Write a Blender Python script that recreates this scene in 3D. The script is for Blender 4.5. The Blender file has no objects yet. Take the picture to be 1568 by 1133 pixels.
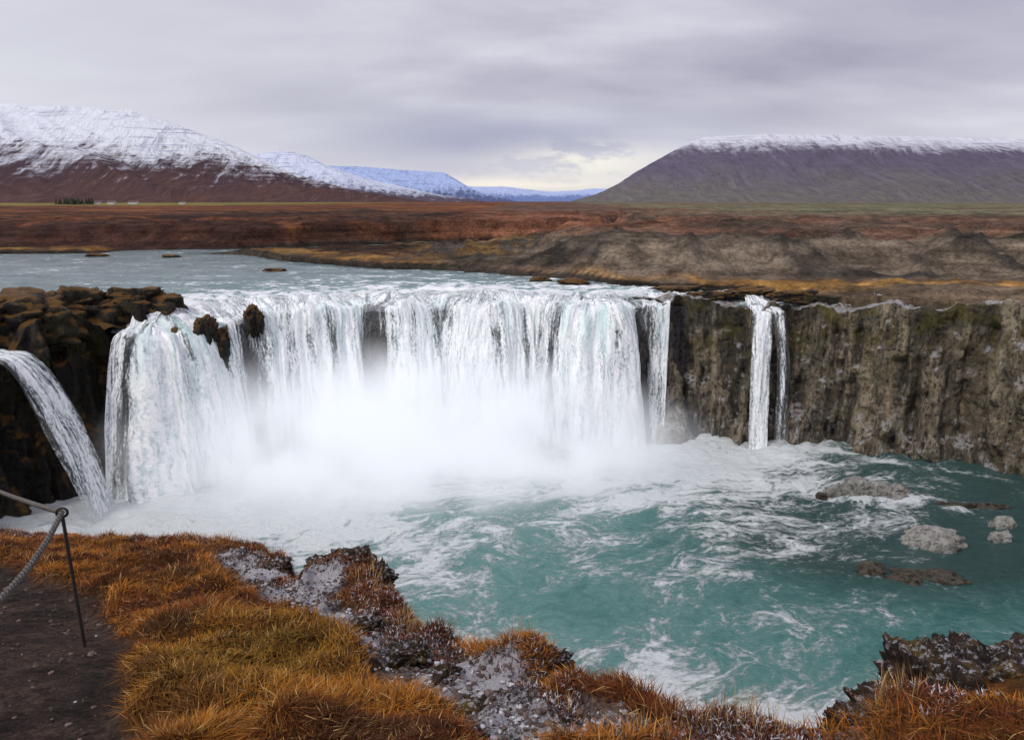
import bpy, math, numpy as np, bmesh
from mathutils import Vector
rng=np.random.default_rng(7)
scene=bpy.context.scene
# ---------------------------------------------------------------- noise
def _h(ix,iy,iz):
    n=(ix.astype(np.int64)*374761393+iy.astype(np.int64)*668265263+iz.astype(np.int64)*1442695041)&0xffffffff
    n=((n^(n>>13))*1274126177)&0xffffffff
    n=n^(n>>16)
    return (n&0xffff)/32767.5-1.0
def vn(x,y,z=0.0):
    x,y,z=np.broadcast_arrays(np.asarray(x,float),np.asarray(y,float),np.asarray(z,float))
    ix,iy,iz=np.floor(x),np.floor(y),np.floor(z)
    fx,fy,fz=x-ix,y-iy,z-iz
    fx=fx*fx*(3-2*fx);fy=fy*fy*(3-2*fy);fz=fz*fz*(3-2*fz)
    r=0
    for a in (0,1):
        for b in (0,1):
            for c in (0,1):
                w=(fx if a else 1-fx)*(fy if b else 1-fy)*(fz if c else 1-fz)
                r=r+w*_h(ix+a,iy+b,iz+c)
    return r
def fbm(x,y,z=0.0,o=4,g=0.5):
    r=0;a=1.0;s=0
    for i in range(o):
        r=r+a*vn(x*2**i+17.3*i,y*2**i-9.1*i,np.asarray(z)*2**i+3.7*i);s+=a;a*=g
    return r/s
def ridged(x,y,z=0.0,o=4):
    r=0;a=1.0;s=0
    for i in range(o):
        r=r+a*(1-np.abs(vn(x*2**i+5.3*i,y*2**i+9.1*i,np.asarray(z)*2**i)))**2;s+=a;a*=.5
    return r/s
def ss(a,b,x):
    t=np.clip((x-a)/(b-a),0,1);return t*t*(3-2*t)
def sdf(poly,X,Y):
    X=np.asarray(X,float);Y=np.asarray(Y,float)
    d=np.full(X.shape,1e12);ins=np.zeros(X.shape,bool)
    n=len(poly)
    for i in range(n):
        ax,ay=poly[i][:2];bx,by=poly[(i+1)%n][:2]
        ex,ey=bx-ax,by-ay
        t=np.clip(((X-ax)*ex+(Y-ay)*ey)/(ex*ex+ey*ey+1e-12),0,1)
        d=np.minimum(d,(X-ax-t*ex)**2+(Y-ay-t*ey)**2)
        c=((ay>Y)!=(by>Y))&(X<(bx-ax)*(Y-ay)/(by-ay+1e-12)+ax)
        ins^=c
    d=np.sqrt(d);return np.where(ins,-d,d)
def dline(pts,X,Y):
    d=np.full(np.shape(X),1e12)
    for i in range(len(pts)-1):
        ax,ay=pts[i][:2];bx,by=pts[i+1][:2];ex,ey=bx-ax,by-ay
        t=np.clip(((X-ax)*ex+(Y-ay)*ey)/(ex*ex+ey*ey),0,1)
        d=np.minimum(d,(X-ax-t*ex)**2+(Y-ay-t*ey)**2)
    return np.sqrt(d)
# ---------------------------------------------------------------- mesh helpers
def make_mesh(name,V,F,mat=None,attrs=None,cols=None,uv=None,smooth=True,parent=None):
    V=np.ascontiguousarray(V,dtype=np.float32);F=np.ascontiguousarray(F,dtype=np.int32)
    k=F.shape[1]
    me=bpy.data.meshes.new(name)
    me.vertices.add(len(V));me.vertices.foreach_set('co',V.ravel())
    me.loops.add(F.size);me.loops.foreach_set('vertex_index',F.ravel())
    me.polygons.add(len(F));me.polygons.foreach_set('loop_start',np.arange(len(F),dtype=np.int32)*k)
    try: me.polygons.foreach_set('loop_total',np.full(len(F),k,dtype=np.int32))
    except Exception: pass
    me.polygons.foreach_set('use_smooth',np.full(len(F),smooth))
    for a,v in (attrs or {}).items():
        at=me.attributes.new(a,'FLOAT','POINT');at.data.foreach_set('value',np.ascontiguousarray(v,dtype=np.float32).ravel())
    for a,v in (cols or {}).items():
        at=me.attributes.new(a,'FLOAT_COLOR','POINT')
        c=np.ones((len(V),4),np.float32);c[:,:3]=v;at.data.foreach_set('color',c.ravel())
    if uv is not None:
        at=me.attributes.new('flow','FLOAT_VECTOR','POINT')
        u=np.zeros((len(V),3),np.float32);u[:,:2]=uv;at.data.foreach_set('vector',u.ravel())
    me.update(calc_edges=True);me.validate()
    o=bpy.data.objects.new(name,me);scene.collection.objects.link(o)
    if mat:me.materials.append(mat)
    if parent:o.parent=parent
    return o
def gridF(nu,nv):
    a=np.arange(nu*nv).reshape(nu,nv)
    return np.stack([a[:-1,:-1],a[1:,:-1],a[1:,1:],a[:-1,1:]],-1).reshape(-1,4)
def resample(P,ds,smooth=0):
    P=np.array(P,float);L=np.r_[0,np.cumsum(np.linalg.norm(np.diff(P[:,:2],axis=0),axis=1))]
    n=int(L[-1]/ds)+1;s=np.linspace(0,L[-1],n)
    Q=np.stack([np.interp(s,L,P[:,i]) for i in range(P.shape[1])],1)
    if smooth:
        k=int(smooth/ds)*2+1;ker=np.hanning(k+2)[1:-1];ker/=ker.sum()
        R=np.pad(Q,((k//2,k//2),(0,0)),mode='edge')
        for i in range(Q.shape[1]): Q[:,i]=np.convolve(R[:,i],ker,'valid')
    T=np.gradient(Q[:,:2],axis=0);T/=np.linalg.norm(T,axis=1)[:,None]+1e-9
    N=np.stack([T[:,1],-T[:,0]],1)
    return s,Q,N
# ---------------------------------------------------------------- node helpers
class NT:
    def __init__(s,name,world=False):
        if world:
            s.m=bpy.data.worlds.new(name)
        else:
            s.m=bpy.data.materials.new(name)
        s.m.use_nodes=True;s.t=s.m.node_tree;s.t.nodes.clear()
        s.out=s.t.nodes.new('ShaderNodeOutputWorld' if world else 'ShaderNodeOutputMaterial')
    def set(s,sock,v):
        if isinstance(v,bpy.types.NodeSocket): s.t.links.new(v,sock)
        else:
            if isinstance(v,(tuple,list)) and len(v)==3 and sock.type=='RGBA': v=(*v,1)
            sock.default_value=v
    def n(s,typ,ins=None,**pr):
        nd=s.t.nodes.new(typ)
        for k,v in pr.items(): setattr(nd,k,v)
        for k,v in (ins or {}).items(): s.set(nd.inputs[k],v)
        return nd
    def m2(s,op,a,b=0.0,c=None):
        i={0:a,1:b}
        if c is not None:i[2]=c
        return s.n('ShaderNodeMath',i,operation=op).outputs[0]
    def noise(s,vec,scale,detail=4,rough=.55,dist=0.0):
        return s.n('ShaderNodeTexNoise',{'Vector':vec,'Scale':scale,'Detail':detail,'Roughness':rough,'Distortion':dist}).outputs[0]
    def mr(s,v,a,b,c=0.0,d=1.0):
        return s.n('ShaderNodeMapRange',{0:v,1:a,2:b,3:c,4:d},interpolation_type='SMOOTHSTEP').outputs[0]
    def mix(s,f,a,b,bt='MIX'):
        return s.n('ShaderNodeMix',{0:f,6:a,7:b},data_type='RGBA',blend_type=bt).outputs[2]
    def ramp(s,f,st):
        nd=s.n('ShaderNodeValToRGB',{0:f});e=nd.color_ramp.elements
        while len(e)<len(st): e.new(.5)
        for i,(p,c) in enumerate(st): e[i].position=p;e[i].color=(*c,1)
        return nd.outputs[0]
    def attr(s,n,o=2): return s.n('ShaderNodeAttribute',attribute_name=n).outputs[o]
    def pos(s): return s.n('ShaderNodeNewGeometry').outputs['Position']
    def vmul(s,v,k): return s.n('ShaderNodeVectorMath',{0:v,1:k},operation='MULTIPLY').outputs[0]
    def vadd(s,v,k): return s.n('ShaderNodeVectorMath',{0:v,1:k},operation='ADD').outputs[0]
    def sep(s,v): return s.n('ShaderNodeSeparateXYZ',{0:v}).outputs
    def bump(s,h,st,d): return s.n('ShaderNodeBump',{'Height':h,'Strength':st,'Distance':d}).outputs[0]
    def bsdf(s,col,rough=.9,normal=None,spec=.3,alpha=None,ior=None,trans=None):
        i={'Base Color':col,'Roughness':rough,'Specular IOR Level':spec}
        if normal is not None:i['Normal']=normal
        if alpha is not None:i['Alpha']=alpha
        if ior:i['IOR']=ior
        p=s.n('ShaderNodeBsdfPrincipled',i)
        s.t.links.new(p.outputs[0],s.out.inputs[0]);return s.m

# ---------------------------------------------------------------- materials
def mat_terrain():
    t=NT('terrain');p=t.pos();c=t.attr('col',0)
    a=t.noise(p,.35,6,.65);b=t.noise(p,2.2,4,.7);f=t.noise(t.vmul(p,(.02,.06,1)),1,5,.6)
    k=t.m2('MULTIPLY',t.mr(a,.3,.7,.5,1.45),t.mr(b,.3,.7,.6,1.35))
    k=t.m2('MULTIPLY',k,t.mr(f,.35,.65,.6,1.35))
    cc=t.n('ShaderNodeVectorMath',{0:c,3:k},operation='SCALE').outputs[0]
    h=t.m2('ADD',a,t.m2('MULTIPLY',b,.4))
    return t.bsdf(cc,.95,t.bump(h,.9,.6),.1)
def mat_rock(name,c1,c2,c3,ice=0.0,moss=0.0,wet=.55,crack=.22,recess_shade=0.0,green=0.0,mth=(.42,.54)):
    t=NT(name);p=t.pos();px,py,z=t.sep(p)[:3]
    col=t.noise(t.vmul(p,(.35,.35,.08)),1,4,.6)
    st=t.noise(t.vmul(p,(1.9,1.9,.16)),1,6,.72,.3)
    fi=t.noise(t.vmul(p,(1,1,.8)),3.2,6,.72)
    k=t.m2('ADD',t.m2('MULTIPLY',t.m2('SUBTRACT',st,.5),1.15),t.m2('MULTIPLY',t.m2('SUBTRACT',fi,.5),.6))
    k=t.m2('ADD',k,col)
    if recess_shade: k=t.m2('ADD',k,t.m2('MULTIPLY',t.mr(px,20,36),.16))
    c=t.ramp(k,[(.28,c1),(.5,c2),(.76,c3)])
    c=t.mix(t.mr(fi,.36,.50,.8,0),c,tuple(x*crack for x in c1))
    if recess_shade:
        cv=t.attr('cav');c=t.mix(t.m2('MULTIPLY',t.mr(cv,.0,-1.1),recess_shade),c,(.03,.026,.021))  # shade painted into the rock colour where the wall is recessed
    nz=t.sep(t.n('ShaderNodeNewGeometry').outputs['Normal'])[2]
    if green:
        gg=t.m2('MULTIPLY',t.m2('MULTIPLY',t.mr(t.noise(p,.45,4,.65),.48,.60),t.mr(z,-8,-1.5)),green)
        c=t.mix(gg,c,t.mix(fi,(.06,.055,.016),(.25,.20,.045)))
    if moss:
        mm=t.m2('MULTIPLY',t.mr(nz,.25,.7),t.mr(t.noise(p,.9,4,.6),*mth))
        mm=t.m2('MULTIPLY',mm,moss)
        c=t.mix(mm,c,t.mix(fi,(.07,.04,.012),(.34,.16,.03)))
    if ice:
        mm=t.m2('MULTIPLY',t.mr(t.noise(t.vmul(p,(2.0,2.0,.45)),1.2,5,.75),.54,.62),t.mr(t.noise(p,.35,2),.42,.56))
        low=t.mr(z,-11.8,-8.0,1.0,.12)
        top=t.m2('MULTIPLY',t.mr(nz,.35,.8),t.mr(fi,.43,.52,0,.9))
        c=t.mix(t.m2('MULTIPLY',t.m2('MAXIMUM',t.m2('MULTIPLY',mm,low),top),ice),c,(.60,.62,.65))
    h=t.m2('ADD',st,t.m2('MULTIPLY',fi,.9))
    return t.bsdf(c,wet,t.bump(h,1,.6),.3)
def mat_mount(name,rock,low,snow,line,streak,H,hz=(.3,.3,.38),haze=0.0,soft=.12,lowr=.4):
    t=NT(name);uv=t.attr('flow',1);z=t.attr('hgt');fr=t.attr('frac')
    uw=t.vadd(uv,t.vmul(t.n('ShaderNodeTexNoise',{'Vector':uv,'Scale':.012,'Detail':2}).outputs[1],(45,45,0)))
    g=t.noise(t.vmul(uw,(1,.16,1)),.035,7,.7)
    g2=t.noise(t.vmul(uw,(1,.7,1)),.045,6,.78)
    lay=t.noise(t.n('ShaderNodeCombineXYZ',{0:t.m2('MULTIPLY',t.sep(uw)[0],.006),1:t.m2('MULTIPLY',z,.11)}).outputs[0],1,4,.7)
    big=t.noise(uv,.0045,4,.6)
    v=t.m2('ADD',fr,t.m2('MULTIPLY',t.m2('SUBTRACT',g,.5),streak*1.3))
    v=t.m2('ADD',v,t.m2('MULTIPLY',t.m2('SUBTRACT',g2,.5),streak*1.1))
    v=t.m2('ADD',v,t.m2('MULTIPLY',t.m2('SUBTRACT',lay,.5),.7*streak))
    v=t.m2('ADD',v,t.m2('MULTIPLY',t.m2('SUBTRACT',big,.5),.35))
    sn=t.mr(v,line-soft,line+soft)
    rc=t.mix(t.mr(t.m2('ADD',fr,t.m2('MULTIPLY',t.m2('SUBTRACT',big,.5),.7)),.0,lowr),low,rock)
    rc=t.mix(t.mr(g2,.35,.65,.6,0),rc,tuple(x*.4 for x in rock))
    rc=t.mix(t.mr(g,.5,.66,0,.35),rc,tuple(min(1,x*1.8) for x in rock))
    dk=t.m2('MULTIPLY',t.m2('MAXIMUM',t.mr(lay,.54,.62,0,.75),t.mr(g,.54,.66,0,.7)),t.mr(big,.38,.6,.25,1))
    sc=t.mix(dk,snow,tuple(x*.36 for x in snow[:2])+(snow[2]*.45,))
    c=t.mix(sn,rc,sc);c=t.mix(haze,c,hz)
    return t.bsdf(c,.95,t.bump(t.m2('ADD',t.m2('MULTIPLY',g,1.6),t.m2('MULTIPLY',lay,.6)),.8,18),.05)

# =================================================================== rim & layout
RIM=[(-52,12,2.0),(-40,30,1.5),(-38.5,38,-.8),(-37,42,-.6),(-34.5,43.5,-1.2),(-32.6,45,-1.9),(-32.2,47,-1.9),(-31.2,48.6,.6),(-30.4,50.5,.9),(-30,52.3,-.7),
 (-28,51.6,-1.2),(-25.5,51.6,-1.35),(-23.4,53.3,-1.2),(-21.5,56.5,-.9),(-19,58.4,-.7),(-16,59.4,-.5),(-12.5,61.6,-.45),(-9.5,60.6,-.45),(-6,62.4,-.4),(-2,60.8,-.55),(2,62.0,-.4),(6,60.0,-.5),(8.5,60.2,-.45),(10.5,62.2,-.5),(13.3,61.6,-.5),
 (14.6,63.6,-.1),(18,63.0,-.35),(19.6,62.0,-.6),(20.6,61.6,-1.3),(21.6,61.6,-.9),(22.6,62.2,-.4),(25,61.4,-.4),(28,60.2,-.3),(31,57.6,-.2),(33.5,56.2,-.2),(36,55.2,0),(38.6,52.6,.3),(42,47,.5),(47,38,1),(58,24,1.5),(80,5,2)]
RIMXY=[(a,b) for a,b,c in RIM]
EDGE=[(-16,15.5),(-12,13.6),(-9.6,12.7),(-8.2,12.6),(-6.6,12.0),(-4.6,11.1),(-3.9,10.7),(-2.95,9.0),(-2.4,7.9),(-2.0,7.75),(-1.3,7.35),(-1.0,6.4),(-.82,5.6),(-.45,5.2),(.2,4.7),(.38,4.1),(.62,3.85),(.85,3.55),(1.16,3.62),(1.5,3.5),(2.05,3.8),(2.35,4.3),(3.3,4.5),(5,4.9),(8,4.6),(12,3.0)]
LEDGE=EDGE+[(12,-3),(-16,-3)]
GORGE=RIMXY+[(80,-5),(30,-4),(13,1.5),(6,3.2),(2.5,2.9),(.6,2.6),(-1.6,4.4),(-3,7.2),(-5,9.6),(-9,11),(-16,13.5),(-30,13),(-45,8)]
RIVER=[(-400,108),(-200,112),(-80,117),(-64,118),(-56,120),(-41,115),(-31,102.5),(-18,92),(-6.4,87.6),(6,78),(13.4,70.5),(21.6,67.3),(26,64),(28,60),(20,50),(-25,48),(-27.2,54.8),(-31,57.5),(-45,60),(-100,57),(-400,50)]
CHAN=[(-60,121),(-45,124),(-24,138),(-6,146),(12,152),(30,175),(25,240),(60,330)]
LOWB=[(-45,119),(-31,104),(-15,94),(-3,90),(3,98),(6,120),(8,140),(-6,140),(-22,132)]
DIPS=[(-26.6,.45,.45),(-23.9,.5,.45),(-20.6,1.1,.7),(-17.8,.9,.55),(-14.9,.45,.5),(-11.5,1.3,.7),(-8.4,.4,.45),(-5.8,1.2,.85),(-1.4,.8,.6),(.9,.35,.4),(3.6,.9,.6),(10.9,1.5,.75),(12.8,.9,.3)]

def terrain_h(X,Y):
    dg=sdf(GORGE,X,Y);dr=sdf(RIVER,X,Y);dc=dline(CHAN,X,Y)-5.0
    n1=fbm(X*.09,Y*.09,1,5);n2=fbm(X*.5,Y*.5,2,4);rd=ridged(X*.13,Y*.13,5,5)
    Yf=np.interp(X,[-20,5,13,25,40,80,200],[96,81,73.5,71,71,69,60])
    right=.25+.35*ss(0,3,dr)+(3.3+n1*1.0)*ss(0,12,Y-Yf+n1*5)
    left=.5*ss(0,2,dr)+.25+(3.1+n1*.5)*ss(7,18,dr+n1*10)
    wr=ss(-22,-2,X)
    h=left*(1-wr)+right*wr
    lb=sdf(LOWB,X,Y)
    h=h*(ss(-3,4,lb))+(.7+.9*np.maximum(n1,0)+.5*rd)*(1-ss(-3,4,lb))
    south=(Y<57)&(X<-20)
    h=np.where(south,1.0+.5*n1,h)
    amp=np.clip((dr)/8,0,1)
    rough=1-ss(150,400,Y)*.8
    h=h+(n1*.9*ss(60,180,Y)+ (rd-.6)*3.0*ss(0,6,Y-Yf)*(1-ss(15,50,Y-Yf))*wr + n2*.6)*amp*rough
    h=h+ss(300,2500,np.abs(Y))*2
    h=np.where(dc<0,-.8,h*ss(0,4,dc)+.05)
    h=np.where(dr<0,-.9-1.2*(dg<9),h)
    near=6.0-.35*np.clip(Y,0,13)
    wn=(Y<15.5)&(Y>-1e9)
    h=np.where(wn,np.where(Y<0,6.0,near)-.5+(n1*.6)*ss(2,9,np.hypot(X,Y)),h)
    h=np.where(dg<2.2,-14.0,h)
    h=np.where((dg<5.5)&(dg>=2.2)&(Y>15),np.minimum(h,np.minimum(h,1.2)-.35),h)
    return h,dg,dr,dc,n1,n2,rd,Yf,wr,lb
def tail(start,step,g,lim):
    out=[];x=start;s=step
    while abs(x)<lim: s*=g;x+=s;out.append(x)
    return out
xs=np.array(sorted([-v for v in tail(60,.6,1.06,13000)]+list(np.arange(-60,60.01,.6))+tail(60,.6,1.06,13000)))
ys=np.array(sorted([-v for v in tail(0,.8,1.15,2000)]+list(np.arange(0,150.01,.6))+tail(150,.6,1.05,15000)))
X,Y=np.meshgrid(xs,ys,indexing='ij')
Z,dg,dr,dc,n1,n2,rd,Yf,wr,lb=terrain_h(X,Y)
def C(r,g,b): return np.array([r,g,b])
def mixc(a,b,w): return a*(1-w[...,None])+b*w[...,None]
big=fbm(X*.012,Y*.012,8,5);stx=fbm(X*.006,Y*.03,11,5);md=fbm(X*.2,Y*.2,4,4)
col=np.zeros(X.shape+(3,))+C(.14,.048,.022)
col=mixc(col,C(.22,.085,.03),ss(-.2,.3,stx))
col=mixc(col,C(.055,.027,.018),ss(0.0,.35,big+.4*md))
rightplain=mixc(np.zeros(col.shape)+C(.14,.076,.05),C(.09,.065,.048),ss(-.1,.3,stx+.3*md))
rightplain=mixc(rightplain,C(.19,.08,.045),ss(.08,.3,big))
col=mixc(col,rightplain,wr*.92)
far=ss(140,260,Y+50*stx+40*big)*ss(10,90,X-.06*Y)
col=mixc(col,mixc(np.zeros(col.shape)+C(.15,.15,.085),C(.15,.11,.07),ss(-.15,.2,stx+.3*big)),far*.9)
fl=ss(650,850,Y)*ss(-200,-400,X);col=mixc(col,C(.20,.19,.05),fl*.85)
bank=wr*ss(-2,3,Y-Yf)*(1-ss(14,26,Y-Yf+md*10))
col=mixc(col,mixc(np.zeros(col.shape)+C(.14,.108,.078),C(.04,.034,.028),ss(.45,.8,rd)),np.clip(bank*1.1,0,1))
flat=wr*(1-ss(-2,1,Y-Yf+md*2));col=mixc(col,mixc(np.zeros(col.shape)+C(.14,.10,.065),C(.38,.20,.055),ss(-.15,.1,md+.3*n2+.08)*ss(-7,-3,Y-Yf)),flat)
lo=1-ss(-2,3,lb);col=mixc(col,mixc(np.zeros(col.shape)+C(.07,.06,.048),C(.18,.11,.045),ss(0,.3,md)),lo)
sc=(1-wr)*ss(3,7,dr)*(1-ss(22,32,dr));col=mixc(col,C(.04,.018,.013),sc*.85*ss(-.5,.2,md+.3))
sh=(1-wr)*(1-ss(3,8,dr+md*4));col=mixc(col,C(.26,.13,.03),sh*ss(-.3,.2,n2+.1)*.8)
wl=(dr<1.2)|(dc<1.0);col[wl]=C(.04,.032,.025)
V=np.stack([X,Y,Z],-1).reshape(-1,3)
MT=mat_terrain()
make_mesh('ground',V,gridF(len(xs),len(ys)),MT,cols={'col':col.reshape(-1,3)})

# =================================================================== gorge rock wall
s,Q,N=resample(RIM,.16,1.0)
def wall(name,s,Q,N,mat,amp=1.0,inset=0.0,top=1.0,ex=None):
    capo=np.linspace(-7,-.2,20);vz=np.linspace(0,1,110)
    nu=len(s);nv=len(capo)+len(vz)
    P=np.zeros((nu,nv,3));CV=np.ones((nu,nv))*.5
    if ex is None: ex=0*s
    edge=fbm(s*.8,2.2,3,4)*.6*top+np.round(fbm(s*.45,7.2,3,2)*3)/3*.55*top
    for j,o in enumerate(capo):
        x=Q[:,0]+N[:,0]*o;y=Q[:,1]+N[:,1]*o
        zz=Q[:,2]+fbm(x*.5,y*.5,3,5)*.8*top+edge*ss(-3,0,o)-.1
        zz=zz-ss(-4,-7,o)*1.5
        P[:,j,0]=Q[:,0]+N[:,0]*(o-inset);P[:,j,1]=Q[:,1]+N[:,1]*(o-inset);P[:,j,2]=zz
    zt=P[:,len(capo)-1,2]
    for j,t in enumerate(vz):
        zz=zt+t*(-13.6-zt)
        sw=s+fbm(s*.4,zz*.25,41,3)*.8
        col_=np.abs(((sw*.85+1.3*vn(sw*.35,0.0,5))%1)-.5)*2
        cols_=(ridged(sw*.22,zz*.05,3,2)-.55)*2.8+(ridged(sw*.7,zz*.08,13,3)-.55)*1.3-col_**4*.5
        blk=np.floor(fbm(s*.8,zz*.35,6,2)*6)/6*1.1
        fine=fbm(s*2.0,zz*1.1,9,5)*.6
        d=cols_+blk+fine
        o=d*amp*min(1,.15+t*6)+t**1.5*1.6-inset+ex*min(1,t*5)
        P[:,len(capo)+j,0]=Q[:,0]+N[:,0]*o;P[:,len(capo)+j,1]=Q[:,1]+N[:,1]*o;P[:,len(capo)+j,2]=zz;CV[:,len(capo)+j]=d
    return make_mesh(name,P.reshape(-1,3),gridF(nu,nv),mat,attrs={'cav':CV.ravel()})
Mright=mat_rock('basalt_tan',(.06,.052,.042),(.165,.138,.102),(.46,.37,.25),ice=.85,moss=.5,recess_shade=.6,green=.75)
Mdark=mat_rock('basalt_dark',(.010,.008,.007),(.026,.022,.017),(.065,.052,.036),moss=.95,green=.25,mth=(.36,.48))
Mwet=mat_rock('basalt_wet',(.045,.042,.04),(.11,.10,.098),(.19,.18,.165),wet=.4,crack=.5)
iL=np.argmin(np.hypot(Q[:,0]+29,Q[:,1]-52));iR=np.argmin(np.hypot(Q[:,0]-14,Q[:,1]-62.6))
wall('gorge_cliff',s[:iL+1],Q[:iL+1],N[:iL+1],Mdark)
sl=slice(iL,iR+14);ex=sum(d_*1.5*np.exp(-((Q[sl,0]-c_)/(w_*.6))**2) for c_,w_,d_ in DIPS[:-1])
wall('gorge_cliff',s[sl],Q[sl]-[0,0,.75],N[sl],Mwet,.6,.5,.4,ex)
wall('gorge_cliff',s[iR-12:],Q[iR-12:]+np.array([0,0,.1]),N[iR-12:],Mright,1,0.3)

# =================================================================== rocks
def ico(sub):
    bm=bmesh.new();bmesh.ops.create_icosphere(bm,subdivisions=sub,radius=1)
    bm.verts.ensure_lookup_table()
    v=np.array([x.co[:] for x in bm.verts]);f=np.array([[a.index for a in q.verts] for q in bm.faces]);bm.free();return v,f
I5=ico(5);I1=ico(1);I2=ico(2)
def rock_geo(loc,sc,seed,rot=0,rough=.5):
    v,f=I5
    d=fbm(v[:,0]*1.2+seed,v[:,1]*1.2,v[:,2]*1.2,3)*.55+np.floor(fbm(v[:,0]*1.5,v[:,1]*1.5+seed,v[:,2]*1.5,2)*4)/4*.3+fbm(v[:,0]*4,v[:,1]*4,v[:,2]*4+seed,4)*.3*rough*2
    p=np.sign(v)*np.abs(v)**.7*(1+d*.8)[:,None]*np.array(sc)
    c,s_=math.cos(rot),math.sin(rot)
    q=p.copy();q[:,0]=p[:,0]*c-p[:,1]*s_;q[:,1]=p[:,0]*s_+p[:,1]*c
    return q+np.array(loc),f
def rocks(name,lst,mat,rough=.5):
    Vs=[];Fs=[];k=0
    for (l,sc,sd,r) in lst:
        v,f=rock_geo(l,sc,sd,r,rough);Vs.append(v);Fs.append(f+k);k+=len(v)
    return make_mesh(name,np.concatenate(Vs),np.concatenate(Fs),mat)
rocks('rock_outcrop',[((-33.5,51,-.3),(3.2,2.8,1.9),1,.3),((-37.5,50,-.2),(4,3.5,2.0),2,.9),((-28.6,56.2,.3),(2.9,1.5,1.25),3,.1),((-31.3,54.3,0),(2.6,2.2,1.7),4,.6),((-42,52,0),(5,4,2.1),8,.2),((-31.4,51.5,-5),(1.7,1.7,4.6),5,.2),((-33.2,49,-6.5),(2.0,1.6,4.5),6,.4)],Mdark,.8)
rocks('lip_boulder',[((-22.6,54.4,-1.5),(.75,.9,1.3),11,.2),((-20.1,57.2,-1.1),(.65,.8,1.15),12,.5)],Mdark,.9)
rocks('lip_boulder',[((-24.3,53.0,-2.2),(.5,.6,1.0),14,.1),((-21.8,54.8,-3.0),(.6,.7,1.5),13,.5)],Mdark,.9)
rocks('river_rock',[((6,74.5,0),(1.6,.8,.5),21,0),((3,77,.0),(1.0,.6,.4),22,0),((-28,88,0),(1.3,.7,.35),23,0),((15,68.5,0),(2.4,1.0,.45),24,.1),((21,66,.0),(2.2,1.2,.45),25,.1),((-62,112,0),(1.6,1,.4),26,0),((-50,110,0),(1.2,.8,.4),27,0),((17.5,65.6,-.1),(1.8,.7,.4),28,.1),((24,63.8,0),(2.0,.9,.5),29,.1)],Mdark)
Mpale=mat_rock('pale_rock',(.26,.25,.22),(.46,.44,.40),(.7,.68,.64),wet=.7,crack=.5)
Mbrown=mat_rock('brown_rock',(.05,.04,.03),(.13,.11,.085),(.2,.17,.13),wet=.35)
rocks('pool_boulder',[((24.3,49.3,-11.8),(1.1,.7,.8),31,.3),((25.6,49.0,-11.8),(.9,.6,.65),32,.1),((22.9,49.2,-11.9),(1.0,.5,.5),33,.2),((27.0,49.2,-11.9),(.8,.5,.45),34,.2),((26.5,48.5,-12.0),(.9,.5,.4),42,.2)],Mpale,.4)
rocks('pool_boulder',[((25.4,41.3,-11.95),(1.65,.95,.85),35,-.15)],Mpale,.4)
rocks('pool_boulder',[((29.6,41.8,-11.95),(.6,.45,.5),36,.1),((30.8,43.6,-11.9),(.8,.5,.55),37,.1)],Mpale,.4)
rocks('pool_rock',[((19.8,37.8,-12.0),(.8,.5,.45),38,.1),((23.0,37.2,-12.15),(2.1,.8,.33),39,-.1),((21.2,36.9,-12.15),(1,.5,.3),43,-.1),((21.5,48.4,-12.0),(.4,.3,.3),40,0),((30.5,47,-12.05),(2.4,.4,.25),41,-.1)],Mbrown)

# =================================================================== upper river
def zriv(X,Y,dg):
    near=np.exp(-np.maximum(dg,0)/12)
    return fbm(X*.35,Y*.8,1,4)*(.05+.55*near)+fbm(X*1.4,Y*2.2,2,3)*(.03+.30*near)+.02
gx=np.r_[np.arange(-400,-62,4),np.arange(-62,32,.25)];gy=np.r_[np.arange(48,126,.25),np.arange(126,340,2)]
X,Y=np.meshgrid(gx,gy,indexing='ij')
dg=sdf(RIMXY+[(80,-5),(-52,-5)],X,Y)
Zw=zriv(X,Y,dg)-1.25*(1-ss(1.5,4.6,dg))
F=gridF(len(gx),len(gy));keep=(dg.ravel()[F].min(1)>1.3);F=F[keep]
fo=np.exp(-np.maximum(dg-5,0)/12)*ss(-50,-26,X)*(1-.35*ss(10,16,X))
t=NT('river_water');p=t.pos();foam=t.attr('foam')
w=t.vmul(p,(.45,1.0,1));a=t.noise(w,1.0,7,.72,.5);b=t.noise(w,.3,3,.6)
f=t.mr(t.m2('ADD',t.m2('MULTIPLY',a,.75),t.m2('ADD',t.m2('MULTIPLY',b,.25),t.m2('MULTIPLY',foam,.17))),.57,.66)
base=t.mix(t.mr(b,.35,.65),(.10,.15,.155),(.20,.26,.26));base=t.mix(foam,base,(.22,.36,.355))
c=t.mix(f,base,(.92,.94,.95))
rg=t.m2('MULTIPLY_ADD',f,.5,.16)
Mriver=t.bsdf(c,rg,t.bump(a,1,.5),.4)
make_mesh('river',np.stack([X,Y,Zw],-1).reshape(-1,3),F,Mriver,attrs={'foam':fo.ravel()})

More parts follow.
